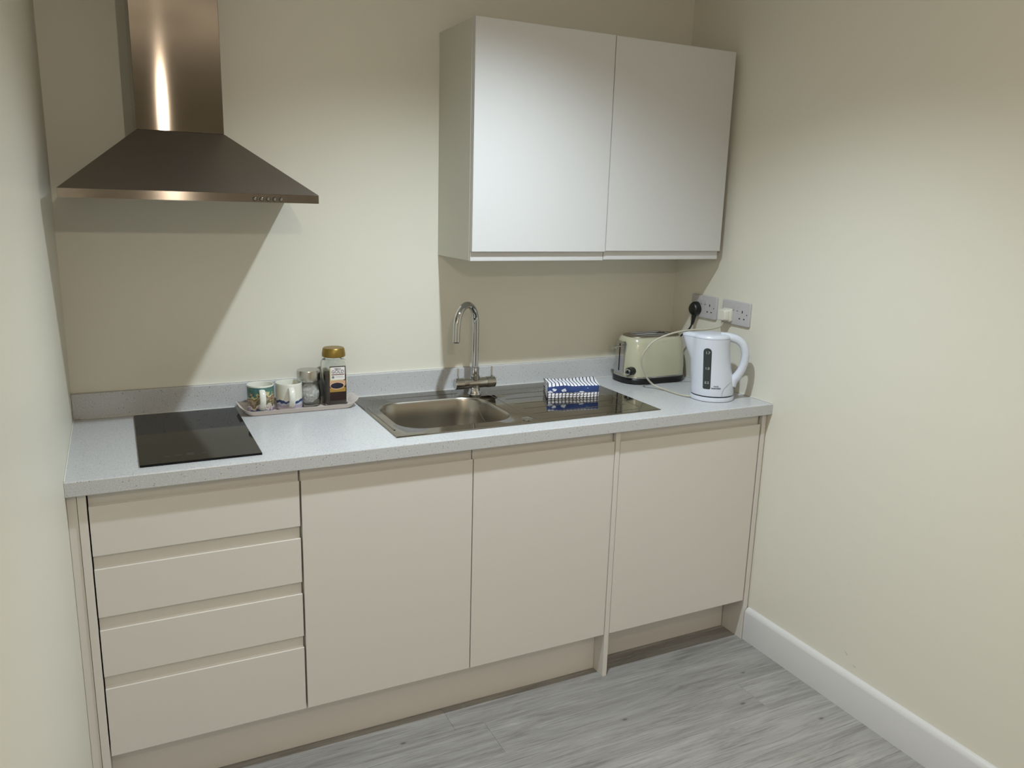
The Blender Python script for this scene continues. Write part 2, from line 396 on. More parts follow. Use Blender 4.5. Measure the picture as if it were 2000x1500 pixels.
kdoor(KL+.0005, KM-.0015, KB-.001, KT); kdoor(KM+.0015, KR, KB+.0015, KT-.001)

# ------------------------------------------------------------------ cooker hood
HL, HF, HZ, HT = .0356, -.4623, 1.552, 1.573
CL, CR, CF, CT = .2187, .4334, -.2534, 1.7262
t = thing('cooker_hood', 'stainless steel chimney cooker hood on the wall above the hob', 'hood', (HL, 0, HZ))
bm = bmesh.new()
box(bm, HL, HL+.6, HF, HF+.012, HZ, HT); box(bm, HL, HL+.012, HF+.012, -.0005, HZ, HT); box(bm, HL+.588, HL+.6, HF+.012, -.0005, HZ, HT)
box(bm, HL+.012, HL+.588, -.012, -.0005, HZ, HT)
obj('fascia', bm, 'steel', t)
bm = bmesh.new()
rings(bm, [[(HL, HF, HT+.0003), (HL+.6, HF, HT+.0003), (HL+.6, -.0005, HT+.0003), (HL, -.0005, HT+.0003)],
           [(CL-.001, CF-.001, CT), (CR+.001, CF-.001, CT), (CR+.001, -.0005, CT), (CL-.001, -.0005, CT)]])
obj('canopy', bm, 'steelh', t)
obj('chimney', B(CL, CR, CF, -.0005, CT+.0005, CEIL-.001, bev=.0012), 'duct', t)
f = obj('filter_panel', B(HL+.03, HL+.57, HF+.03, -.03, HZ+.004, HZ+.008), 'steelh', t)
for i in range(12):
    obj('filter_slat', B(HL+.06, HL+.54, HF+.06+i*.03, HF+.072+i*.03, HZ+.001, HZ+.004), 'steel', f)
for i in range(5):
    x = .474+i*.0163
    bm = bmesh.new(); cyl(bm, (x, HF, 1.5605), (x, HF-.004, 1.5605), .0042, 16); cyl(bm, (x, HF-.004, 1.5605), (x, HF-.006, 1.5605), .0042, 16, .003)
    pb = obj('push_button', bm, 'chrome', t, smooth=True)
    bm = bmesh.new(); cyl(bm, (x, HF+.0002, 1.5605), (x, HF-.0008, 1.5605), .0056, 16); obj('button_surround', bm, 'black', pb)
# ------------------------------------------------------------------ hob
t = thing('induction_hob', 'small black glass two-zone hob set in the left of the worktop', 'hob', (.16, -.55, ZT))
bm = bmesh.new(); rings(bm, [rrect(.162, .453, -.550, -.044, .003, ZT+.0004, 3), rrect(.162, .453, -.550, -.044, .003, ZT+.0045, 3), rrect(.1635, .4515, -.5485, -.0455, .003, ZT+.0055, 3)])
obj('glass_top', bm, 'hob', t)
zc = ZT+.0056
bm = bmesh.new()
for (x, y, a, b) in ((.283, -.486, .018, .0010), (.283, -.497, .018, .0010), (.255, -.494, .014, .0008), (.228, -.496, .014, .0008), (.316, -.494, .012, .0007)):
    box(bm, x-a/2, x+a/2, y-b, y+b, zc-.0002, zc+.0001)
obj('touch_controls', bm, 'mark', t)

# ------------------------------------------------------------------ sink
SX0, SX1, SY0, SY1 = .823, 1.742, -.530, -.036
BX0, BX1, BY0, BY1, BR = .868, 1.240, -.472, -.150, .085
ZS = ZT+.0032
t = thing('inset_sink', 'stainless steel inset sink with bowl on the left and drainer on the right', 'sink', (SX0, SY0, ZT))
def bowl_loop(e, z, n=10): return rrect(BX0+e, BX1-e, BY0+e, BY1-e, max(BR-e*.5, .02), z, n)
inner = bowl_loop(-.004, ZS); cx, cy = (BX0+BX1)/2, (BY0+BY1)/2
def outer_pt(p, z, e=0):
    dx, dy = p[0]-cx, p[1]-cy; ts = []
    if dx > 0: ts.append((SX1-e-cx)/dx)
    if dx < 0: ts.append((SX0+e-cx)/dx)
    if dy > 0: ts.append((SY1-e-cy)/dy)
    if dy < 0: ts.append((SY0+e-cy)/dy)
    k = min(ts); return [cx+dx*k, cy+dy*k, z]
def outer(z, e):
    L = [outer_pt(p, z, e) for p in inner]
    for q in ((SX0+e, SY0+e), (SX1-e, SY0+e), (SX1-e, SY1-e), (SX0+e, SY1-e)):       # snap the nearest point to each corner
        b = min(L, key=lambda p: (p[0]-q[0])**2+(p[1]-q[1])**2); b[0], b[1] = q
    return [tuple(p) for p in L]
bm = bmesh.new()
rings(bm, [outer(ZT+.0003, 0), outer(ZT+.002, .0005), outer(ZS, .003), inner, bowl_loop(-.002, ZS-.0008)], False, False)
plate = obj('sink_top', bm, 'sink', t, smooth=20)
bm = bmesh.new(); zs = [(-.002, ZS-.0008), (.0005, ZS-.003), (.003, ZS-.010), (.008, ZS-.06), (.014, ZS-.11), (.022, ZS-.138), (.036, ZS-.150), (.06, ZS-.154)]
L = [bowl_loop(e, z) for e, z in zs]; L += [rrect(cx-.03, cx+.03, cy-.03, cy+.03, .029, ZS-.158, 10)]
rings(bm, L, False, True); obj('bowl', bm, 'bowl', t, smooth=60)
bm = bmesh.new(); rings(bm, [circ(cx, cy, ZS-.1575, .034), circ(cx, cy, ZS-.1545, .034), circ(cx, cy, ZS-.1545, .022), circ(cx, cy, ZS-.157, .018)]); obj('waste', bm, 'chrome', t, smooth=True)
# stamped lines and drainer ribs
def rib(x0, x1, y0, y1, w, h=.0014, name='drainer_rib'):
    bm = bmesh.new(); tube(bm, catmull([(x0, y0, ZS-.0005), (x0*.98+x1*.02, y0*.98+y1*.02, ZS), ((x0+x1)/2, (y0+y1)/2, ZS), (x0*.02+x1*.98, y0*.02+y1*.98, ZS), (x1, y1, ZS-.0005)], 3), w, 8, flat=(1, h/w))
    obj(name, bm, 'sink', t, smooth=True)
for i in range(5):
    y = -.165-i*.066; rib(1.32, 1.655, y, y, .0035, .0008)
bm = bmesh.new(); P = rrect(1.285, 1.690, -.500, -.105, .03, ZS-.0004, 5); tube(bm, P+P[:1], .0022, 8, flat=(1, .4)); obj('drainer_border', bm, 'sink', t, smooth=True)
rib(.840, .840, -.455, -.190, .0035, .0016, 'edge_bead')
rib(.88, 1.18, -.095, -.095, .0035, .0012, 'edge_bead')
# pop-up waste knob
bm = bmesh.new(); lathe(bm, (1.262, -.487, ZS), [(.018, 0), (.018, .002), (.016, .0035), (.006, .004)]); obj('waste_control_knob', bm, 'chrome', t, smooth=True)
# overflow on the right wall of the bowl
bm = bmesh.new(); xo = BX1-.0065; cyl(bm, (xo+.004, -.395, .872), (xo-.002, -.395, .872), .017, 24); ov = obj('overflow', bm, 'chrome', t, smooth=True)
for k in range(6):
    a = k*math.pi/3+.5; bm = bmesh.new(); y, z = -.395+.0105*math.cos(a), .872+.0105*math.sin(a)
    cyl(bm, (xo-.0018, y, z), (xo-.0026, y, z), .0042, 12); obj('overflow_hole', bm, 'dark', ov)
# bead chain from the tap foot into the bowl
P = catmull([(1.252, -.158, ZS+.018), (1.246, -.166, ZS+.004), (1.236, -.176, ZS-.010), (1.224, -.20, .885), (1.219, -.24, .862), (1.222, -.30, .842), (1.2265, -.38, .862), (1.2285, -.395, .872)], 10)
bm = bmesh.new(); tube(bm, P, .0006, 5)
acc = 0; last = P[0]
for p in P:
    acc += (p-last).length; last = p
    if acc > .0045: acc = 0; bmesh.ops.create_icosphere(bm, subdivisions=1, radius=.0016, matrix=Matrix.Translation(p))
obj('plug_chain', bm, 'chrome', t, smooth=True)

# ------------------------------------------------------------------ mixer tap
TX, TY = 1.242, -.122
t = thing('mixer_tap', 'chrome swan-neck mixer tap behind the sink bowl', 'tap', (TX, TY, ZS))
TB = ZS; ZBar = .953
bm = bmesh.new(); lathe(bm, (TX, TY, TB), [(.024, 0), (.024, .003), (.0215, .006), (.019, .016), (.0185, .032)]); obj('foot', bm, 'chrome', t, smooth=True)
bm = bmesh.new()
tube(bm, [(TX-.072, TY, ZBar), (TX-.0705, TY, ZBar), (TX+.0705, TY, ZBar), (TX+.072, TY, ZBar)], [.0175, .0185, .0185, .0175], 32); obj('body', bm, 'chrome', t, smooth=True)
for s in (-1, 1):
    bm = bmesh.new(); x = TX+s*.058
    tube(bm, [(x-.014*s, TY, ZBar), (x+.016*s, TY, ZBar), (x+.0175*s, TY, ZBar)], [.0195, .0195, .018], 32)
    kn = obj('handle', bm, 'chrome', t, smooth=True)
    bm = bmesh.new(); tube(bm, [(x+.006*s, TY, ZBar+.018), (x+.006*s, TY, ZBar+.053), (x+.006*s, TY, ZBar+.055)], [.0034, .0034, .0026], 14); obj('lever', bm, 'chrome', kn, smooth=True)
bm = bmesh.new(); lathe(bm, (TX, TY, ZBar), [(.0175, .012), (.0175, .026), (.015, .028), (.015, .055), (.0125, .057)]); obj('collar', bm, 'chrome', t, smooth=True)
a = R(219); d = Vector((math.cos(a), math.sin(a), 0)); rr = .068; zc = 1.162
P = [Vector((TX, TY, .985)), Vector((TX, TY, 1.05)), Vector((TX, TY, zc))]
for i in range(1, 25):
    th = math.pi*i/24; P.append(Vector((TX, TY, zc))+d*(rr-rr*math.cos(th))+Vector((0, 0, rr*math.sin(th)*1.03)))
P += [P[-1]+Vector((0, 0, -.02))+d*.001, P[-1]+Vector((0, 0, -.045))+d*.002]
bm = bmesh.new(); tube(bm, P, .0118, 24); obj('spout', bm, 'chrome', t, smooth=50)
bm = bmesh.new(); e = P[-1]; tube(bm, [e+Vector((0, 0, .001)), e+Vector((0, 0, -.003))], .0095, 24); obj('aerator', bm, 'black', t, smooth=50)

# ------------------------------------------------------------------ tea towel
def towel():
    k = NT('striped_tea_towel'); uv = k.n('ShaderNodeUVMap', uv_map='UVMap'); sp = k.n('ShaderNodeSeparateXYZ'); k.l(uv, 'UV', sp, 'Vector')
    m = k.n('ShaderNodeMath', operation='MULTIPLY', i_1=14.5); k.l(sp, 'X', m, 0)
    fr = k.n('ShaderNodeMath', operation='FRACT'); k.l(m, 'Value', fr, 0)
    st = k.ramp([(0, lin((28, 32, 52))), (.27, lin((232, 232, 240)))], 'CONSTANT'); k.l(fr, 'Value', st, 'Fac')
    # blue printed band with white motifs
    mp = k.n('ShaderNodeMapping', i_Scale=(7.2, 2.4, 1), i_Location=(.35, .2, 0)); k.l(uv, 'UV', mp, 'Vector')
    vo = k.n('ShaderNodeTexVoronoi', i_Scale=1.0); k.l(mp, 'Vector', vo, 'Vector')
    mp2 = k.n('ShaderNodeMapping', i_Scale=(26, 8, 1)); k.l(uv, 'UV', mp2, 'Vector')
    nz = k.n('ShaderNodeTexNoise', i_Scale=1.0, i_Detail=2.0); k.l(mp2, 'Vector', nz, 'Vector')
    ad = k.n('ShaderNodeMath', operation='MULTIPLY_ADD', i_1=.55, i_2=-.27); k.l(nz, 'Fac', ad, 0)
    su = k.n('ShaderNodeMath', operation='ADD'); k.l(vo, 'Distance', su, 0); k.l(ad, 'Value', su, 1)
    bl = k.ramp([(0, lin((44, 64, 124))), (.07, lin((225, 230, 240))), (.36, lin((50, 70, 126)))], 'CONSTANT'); k.l(su, 'Value', bl, 'Fac')
    g1 = k.n('ShaderNodeMath', operation='GREATER_THAN', i_1=2.0); k.l(sp, 'Y', g1, 0)
    mx = k.n('ShaderNodeMix', data_type='RGBA'); k.l(g1, 'Value', mx, 'Factor'); k.l(st, 'Color', mx, 'A'); k.l(bl, 'Color', mx, 'B')
    k.l(mx, 'Result', k.b, 'Base Color'); k.b.inputs['Roughness'].default_value = .9
    n2 = k.n('ShaderNodeTexNoise', i_Scale=900.0); bp = k.n('ShaderNodeBump', i_Strength=.3, i_Distance=.001); k.l(n2, 'Fac', bp, 'Height'); k.l(bp, 'Normal', k.b, 'Normal')
    return k.m
FL, FR, BL, BRt = Vector((1.450, -.272)), Vector((1.633, -.313)), Vector((1.512, -.135)), Vector((1.695, -.172))
bm = bmesh.new(); uvl = bm.loops.layers.uv.new('UVMap'); NU = 44
def towel_layer(z0, z1, v0, inset, band):
    prof = []; r = (z1-z0)/2; zc = (z0+z1)/2
    for i in range(7):                                    # rounded fold at the front
        a = R(-90+180*i/6); prof.append((inset+r*.8-r*.8*math.cos(a), zc+r*math.sin(a)))
    for q in (.25, .45, .65, .85): prof.append((q, z1))
    for i in range(5):
        a = R(90-180*i/4); prof.append((1-.02-r*.5+r*.5*math.cos(a), zc+r*math.sin(a)))
    for q in (.7, .4, .2): prof.append((q, z0))
    n = len(prof); V = []
    for i in range(NU+1):
        u = i/NU; rowv = []
        for j, (v, z) in enumerate(prof):
            vv = v if v > .2 else v*6 if False else v
            p = (FL*(1-u)+FR*u)*(1-vv)+(BL*(1-u)+BRt*u)*vv
            wob = .0018*math.sin(u*9+z*60)+.0012*math.sin(u*21+v*7)
            sag = -.006*max(0, v-.3)*(z > zc)*(1+.4*math.sin(u*5)) + (.003*math.exp(-((u-.3)/.12)**2)*(z > zc)*(v < .5))
            skew = Vector((.004*math.sin(v*5+u*3), 0))
            p = p+skew*(z > zc)
            rowv.append(bm.verts.new((p.x+wob*.4, p.y+wob, z+sag*(z > zc))))
        V.append(rowv)
    for i in range(NU):
        for j in range(n):
            f = bm.faces.new((V[i][j], V[i+1][j], V[i+1][(j+1) % n], V[i][(j+1) % n])); f.smooth = True
            isb = band and j in (1, 2, 3, 4)
            for lp, (a, b) in zip(f.loops, ((i, j), (i+1, j), (i+1, j+1), (i, j+1))):
                lp[uvl].uv = (a/NU, (2.2+(b-1)*.2) if isb else v0+.3*(b/n))
    for q in (bm.faces.new(V[0]), bm.faces.new(V[-1][::-1])):
        for lp in q.loops: lp[uvl].uv = (.6/14.5, .3)
towel_layer(ZS+.0009, ZS+.0088, .1, .012, False); towel_layer(ZS+.0090, ZS+.0172, .1, 0.0, False); towel_layer(ZS+.0174, ZS+.0440, .1, -.01, True)
bmesh.ops.recalc_face_normals(bm, faces=bm.faces)
obj('tea_towel', bm, towel(), loc=(1.57, -.22, ZS), label='folded navy and white striped tea towel lying on the drainer', cat='towel')

# ------------------------------------------------------------------ tray with mugs and jars
ZR = ZT
def tray_loop(e, zf, flare, n=8):
    x0, x1, y0, y1 = .478, .797, -.157, -.050; pts = []
    for (x, y, z) in rrect(x0-e, x1+e, y0-e*.6, y1+e*.6, .022+e*.5, 0, n):
        k = max(0, abs(x-(x0+x1)/2)-(x1-x0)/2*.90)/((x1-x0)/2*.10+e)
        k = min(1, k); sg = 1 if x > (x0+x1)/2 else -1
        pts.append((x+sg*flare*k, y, zf+k*k*flare*1.1))
    return pts
bm = bmesh.new()
rings(bm, [tray_loop(-.006, ZR+.0006, 0), tray_loop(0, ZR+.0010, 0), tray_loop(.006, ZR+.006, .003), tray_loop(.012, ZR+.0145, .009), tray_loop(.0145, ZR+.0155, .011), tray_loop(.0145, ZR+.0170, .0115), tray_loop(.012, ZR+.0165, .011), tray_loop(.003, ZR+.007, .003), tray_loop(-.003, ZR+.0036, 0), tray_loop(-.01, ZR+.0034, 0)])
obj('serving_tray', bm, 'tray', loc=(.65, -.1, ZR), smooth=60, label='small cream serving tray with curled ends between hob and sink', cat='tray')
ZM = ZR+.0036
def mug_mat(kind):
    k = NT('mug_print_'+kind); tc = k.n('ShaderNodeTexCoord'); sp = k.n('ShaderNodeSeparateXYZ'); k.l(tc, 'Object', sp, 'Vector')
    nz = k.n('ShaderNodeTexNoise', i_Scale=(52.0 if kind == 'village' else 38.0), i_Detail=3.0); k.l(tc, 'Object', nz, 'Vector')
    z = k.n('ShaderNodeMath', operation='MULTIPLY', i_1=1/.085); k.l(sp, 'Z', z, 0)
    wv = k.n('ShaderNodeMath', operation='MULTIPLY_ADD', i_1=(.75 if kind == 'village' else .34), i_2=(-.375 if kind == 'village' else -.17)); k.l(nz, 'Fac', wv, 0)
    zz = k.n('ShaderNodeMath', operation='ADD'); k.l(z, 'Value', zz, 0); k.l(wv, 'Value', zz, 1)
    W_ = lin((226, 226, 216))
    if kind == 'village':
        r = k.ramp([(0, lin((56, 76, 110))), (.10, lin((146, 136, 158))), (.19, lin((196, 192, 184))), (.30, lin((110, 102, 78))), (.42, lin((170, 150, 120))), (.52, lin((120, 96, 72))), (.60, lin((198, 184, 150))), (.68, lin((78, 116, 112))), (.93, lin((98, 138, 134)))], 'CONSTANT')
        n2 = k.n('ShaderNodeTexVoronoi', i_Scale=75.0); k.l(tc, 'Object', n2, 'Vector')
        mx = k.n('ShaderNodeMix', data_type='RGBA', blend_type='OVERLAY'); mx.inputs['Factor'].default_value = .14
        k.l(zz, 'Value', r, 'Fac'); k.l(r, 'Color', mx, 'A'); k.l(n2, 'Color', mx, 'B'); out = (mx, 'Result')
    else:
        r = k.ramp([(0, lin((196, 184, 192))), (.10, lin((170, 160, 178))), (.24, lin((188, 196, 206))), (.29, lin((52, 70, 118))), (.37, W_), (.43, lin((222, 220, 208)))], 'CONSTANT')
        k.l(zz, 'Value', r, 'Fac'); out = (r, 'Color')
    gt = k.n('ShaderNodeMath', operation='GREATER_THAN', i_1=.945); k.l(z, 'Value', gt, 0)
    m2 = k.n('ShaderNodeMix', data_type='RGBA'); k.l(gt, 'Value', m2, 'Factor'); k.l(*out, m2, 'A'); m2.inputs['B'].default_value = W_
    k.l(m2, 'Result', k.b, 'Base Color'); k.b.inputs['Roughness'].default_value = .14
    return k.m
def mug(x, y, ang, kind, label):
    t = thing('mug', label, 'mug', (x, y, ZM), 'mugs on the tray'); c = (x, y, ZM)
    bm = bmesh.new(); lathe(bm, c, [(.030, .001), (.034, 0), (.039, .003), (.0405, .008), (.0405, .0835)], 48, True, False); obj('body', bm, mug_mat(kind), t, smooth=True)
    bm = bmesh.new(); lathe(bm, c, [(.0405, .0835), (.0401, .0848), (.0385, .0845), (.0378, .0825), (.0375, .010), (.033, .006)], 48, False, True); obj('interior', bm, 'china', t, smooth=True)
    d = Vector((math.cos(ang), math.sin(ang), 0)); o = Vector(c); Z = Vector((0, 0, 1))
    P = catmull([o+d*.0395+Z*.072, o+d*.052+Z*.0735, o+d*.064+Z*.064, o+d*.066+Z*.045, o+d*.058+Z*.026, o+d*.046+Z*.016, o+d*.039+Z*.0125], 5)
    n = len(P); bm = bmesh.new(); tube(bm, P, [.0055]*n, 12, flat=(1.65, .66)); obj('handle', bm, 'china', t, smooth=True)
mug(.522, -.103, R(-93), 'village', 'teal and brown patterned mug with white handle, leftmost on the tray')
mug(.609, -.103, R(-92), 'wave', 'white mug with a navy and lilac wave band beside the patterned mug')
# glass jar with steel lid holding a white bag
t = thing('sugar_jar', 'short glass jar with steel lid holding a crumpled white bag', 'jar', (.675, -.085, ZM)); c = (.675, -.085, ZM)
bm = bmesh.new()
lathe(bm, c, [(.030, 0), (.035, .002), (.0365, .006), (.0365, .045), (.035, .062), (.033, .074), (.033, .100), (.0305, .100), (.0305, .073), (.0325, .060), (.034, .045), (.034, .008), (.031, .005)], 40); obj('glass_body', bm, 'glass', t, smooth=True)
bm = bmesh.new(); lathe(bm, c, [(.035, .082), (.0365, .084), (.0365, .112), (.035, .1165), (.010, .1175)], 40); obj('lid', bm, 'lidsteel', t, smooth=30)
bm = bmesh.new(); bmesh.ops.create_icosphere(bm, subdivisions=5, radius=1)
from mathutils import noise
for v in bm.verts:
    p = v.co.copy(); n = noise.noise(p*1.7+Vector((3, 1, 2)))*.30+abs(noise.noise(p*3.7))*-.34+abs(noise.noise(p*8))*-.10
    s = 1+n; top = max(0, p.z)
    rad = .031*(1-.35*top)
    v.co = Vector((p.x*rad*s, p.y*rad*s, .036*p.z*(1+.3*n)))
    v.co = Vector((min(.0315, max(-.0315, v.co.x)), v.co.y, v.co.z)); q = math.hypot(v.co.x, v.co.y)
    if q > .0325: v.co.x *= .0325/q; v.co.y *= .0325/q
    v.co += Vector((c[0], c[1], c[2]+.0435)); v.co.z = max(v.co.z, c[2]+.0062)
obj('sugar_bag', bm, 'bag', loc=(c[0], c[1], c[2]+.006), smooth=50, label='crumpled white paper bag inside the short glass jar', cat='bag')
# coffee jar
cx, cy = .757, -.088; HW = .0375
t = thing('coffee_jar', 'tall square glass coffee jar with gold lid and printed label', 'jar', (cx, cy, ZM))
def oct_(e, z, ch=.014, n=3):
    x0, x1, y0, y1 = cx-HW+e, cx+HW-e, cy-HW+e, cy+HW-e; return rrect(x0, x1, y0, y1, ch, ZM+z, n)
bm = bmesh.new()
rings(bm, [oct_(.006, 0), oct_(.001, .002), oct_(0, .006), oct_(0, .134), oct_(.003, .144), oct_(.009, .150, .018), oct_(.009, .156, .018), oct_(.0115, .156, .018), oct_(.0115, .150, .018), oct_(.0055, .142), oct_(.0025, .134), oct_(.0025, .008), oct_(.006, .005)])
obj('glass_body', bm, 'glass', t, smooth=40)
bm = bmesh.new(); rings(bm, [oct_(.0032, .0056), oct_(.0030, .0075), oct_(.0030, .098), oct_(.0045, .104), oct_(.02, .106)]); obj('coffee', bm, 'coffee', t)
bm = bmesh.new(); lathe(bm, (cx, cy, ZM), [(.036, .1565), (.0372, .158), (.0372, .166), (.0345, .182), (.032, .185), (.012, .1855)], 40); obj('lid', bm, 'gold', t, smooth=35)
# label: printed sheet on the front face
yl = cy-HW-.0004; lx0, lx1 = cx-.0235, cx+.0285
lab = obj('label', B(lx0, lx1, yl, yl+.0003, ZM+.018, ZM+.130), mat('label_dark_brown', (38, 16, 14), .4), t)
def lay(x0, x1, z0, z1, col, d=1, name='printed_panel', m=None):
    obj(name, B(x0, x1, yl-.0002*d, yl-.0002*d+.00015, ZM+z0, ZM+z1), m or mat('label_ink', col, .45), lab)
lay(lx0+.0005, lx1-.007, .083, .127, (196, 184, 132), 1)
lay(lx0+.004, lx1-.003, .086, .127, (228, 222, 220), 2)
lay(lx0+.006, lx1-.005, .1015, .1045, (120, 84, 70), 3)
lay(lx0+.018, lx1-.009, .0965, .0978, (170, 176, 176), 3); lay(lx0+.018, lx1-.008, .0935, .0948, (176, 182, 180), 3)
lay(lx0, lx1-.001, .066, .083, (196, 156, 128), 1); lay(lx0, lx1-.001, .046, .060, (164, 128, 58), 1)
def disc(x, z, r, rz, col, d):
    bm = bmesh.new(); y = yl-.0002*d
    rings(bm, [[(x+r*math.cos(2*math.pi*i/28), yy, ZM+z+rz*math.sin(2*math.pi*i/28)) for i in range(28)] for yy in (y, y+.00015)]); obj('printed_panel', bm, mat('label_ink', col, .45), lab)
disc(lx0+.011, .0945, .0045, .0045, (120, 126, 126), 3)
disc(cx+.001, .0665, .0235, .0125, (212, 178, 140), 2); disc(cx, .0665, .021, .0098, (24, 26, 44), 3)
for s, sz, z, b in (('TESCO', .0068, .121, .0001), ('GOLD', .0145, .112, 0)):
    bm = text_bm(s, sz, .0001, b); xf(bm, Matrix.Translation((cx+.0025, yl-.0009, ZM+z)) @ Matrix.Rotation(R(90), 4, 'X')); obj('lettering', bm, 'print', lab)

# ------------------------------------------------------------------ toaster
TX0, TX1, TY0, TY1 = 1.853, 2.128, -.188, -.030
t = thing('toaster', 'glossy cream two-slice toaster with chrome trim in the corner', 'toaster', (TX0, TY0, ZT))
def tl(e, z, r=.062): return rrect(TX0+e, TX1-e, TY0+e, TY1-e, max(.012, r-e*.5), z, 8)
def tl2(e, z, sx):      # bulged loop
    out = []
    for x, y, z_ in tl(e, z):
        u = (x-(TX0+TX1)/2)/((TX1-TX0)/2); s = 1 if y > (TY0+TY1)/2 else -1
        out.append((x, y+s*sx*(1-u*u)*min(1, abs(y-(TY0+TY1)/2)/((TY1-TY0)/2)), z_))
    return out
bm = bmesh.new(); rings(bm, [tl2(.002, ZT+.0008, .004), tl2(-.003, ZT+.004, .004), tl2(-.004, ZT+.018, .004), tl2(0, ZT+.024, .004)]); obj('base', bm, 'black', t, smooth=40)
bm = bmesh.new(); rings(bm, [tl2(-.001, ZT+.0242, .004), tl2(-.0015, ZT+.0265, .004), tl2(-.0005, ZT+.029, .004)]); obj('base_trim', bm, 'chrome', t, smooth=40)
bm = bmesh.new(); rings(bm, [tl2(0, ZT+.0292, .004), tl2(0, ZT+.06, .005), tl2(.003, ZT+.11, .005), tl2(.008, ZT+.150, .004), tl2(.013, ZT+.168, .003), tl2(.018, ZT+.1745, .002), tl2(.021, ZT+.1755, .002)]); obj('body', bm, 'cream', t, smooth=50)
bm = bmesh.new(); rings(bm, [tl2(.021, ZT+.1756, .001), tl2(.022, ZT+.179, .001), tl2(.030, ZT+.1795, 0)]); tp = obj('top_plate', bm, 'steelh', t, smooth=40)
for yy in (-.088, -.130):
    obj('slot', B(TX0+.06, TX1-.06, yy-.009, yy+.009, ZT+.1796, ZT+.1802), 'dark', tp)
    bm = bmesh.new(); P = rrect(TX0+.055, TX1-.055, yy-.013, yy+.013, .012, ZT+.1797, 4); tube(bm, P+P[:1], .0016, 6); obj('slot_rim', bm, 'chrome', tp, smooth=True)
# end fitting on the left face: chrome plate, lever track and lever
xe = TX0-.0035
bm = bmesh.new(); extr_p = [(-.082, ZT+.036), (-.138, ZT+.036), (-.138, ZT+.152), (-.131, ZT+.159), (-.089, ZT+.159), (-.082, ZT+.152)]
rings(bm, [[(xe+.010, y, z) for y, z in extr_p], [(xe, y, z) for y, z in extr_p]]); ep = obj('end_plate', bm, 'chrome', t)
obj('lever_track', B(xe-.0006, xe+.001, -.113, -.107, ZT+.045, ZT+.150), 'dark', ep)
bm = bmesh.new(); tube(bm, [(xe+.001, -.110, ZT+.138), (xe-.022, -.110, ZT+.138)], .0035, 10); box(bm, xe-.034, xe-.022, -.128, -.092, ZT+.134, ZT+.142, bev=.0025); obj('lever', bm, 'chrome', t, smooth=40)
# browning knob on the front left corner
kc = Vector((TX0+.014, TY0+.020, ZT+.052)); kd = Vector((-.93, -.37, 0)).normalized()
bm = bmesh.new(); cyl(bm, kc-kd*.008, kc+kd*.020, .0165, 28, .0150); kb = obj('browning_knob', bm, 'black', t, smooth=40)
bm = bmesh.new(); tube(bm, [kc+kd*.020, kc+kd*.0245, kc+kd*.025], [.0122, .0122, .0108], 28); kf = obj('knob_cap', bm, 'chrome', kb, smooth=40)
bm = bmesh.new(); cyl(bm, kc+kd*.0248, kc+kd*.0256, .0062, 20); obj('knob_inlay', bm, 'black', kb)
# power cord of the toaster with black plug in the left socket
t = thing('toaster_plug', 'black three-pin plug and cord of the toaster in the left wall socket', 'plug', (W-.012, -.166, 1.2))
py, pz = -.167, 1.190; xw = W-.0105
def plug_outline(sc, top=1):
    P = []
    for i in range(24):
        a = 2*math.pi*i/24; r = .026; yy, zz = r*math.cos(a), r*math.sin(a)
        if zz > 0: yy *= 1-.28*(zz/r)**1.3; zz *= 1.10
        P.append((yy*sc, zz*sc))
    return P
bm = bmesh.new(); rings(bm, [[(x, py+y, pz+z) for y, z in plug_outline(s)] for x, s in ((xw, .96), (xw-.004, 1), (xw-.018, .97), (xw-.026, .82), (xw-.028, .6))]); obj('plug_body', bm, 'black', t, smooth=50)
bm = bmesh.new(); xp = xw-.014; P = [(xp, py, pz-.014), (xp, py, pz-.030), (xp-.002, py, pz-.046), (xp-.005, py+.002, pz-.062)]; tube(bm, P, [.0105, .0090, .0070, .0050], 14); obj('strain_relief', bm, 'black', t, smooth=True)
bm = bmesh.new(); tube(bm, catmull([(xp-.003, py, pz-.050), (xp-.012, py+.008, pz-.080), (xp-.035, py+.030, pz-.112), (xp-.045, py+.062, pz-.155), (xp-.028, py+.100, pz-.215), (xp-.016, py+.118, pz-.260), (xp-.020, py+.120, pz-.277)], 8), .0034, 10); obj('cord', bm, 'black', t, smooth=True)

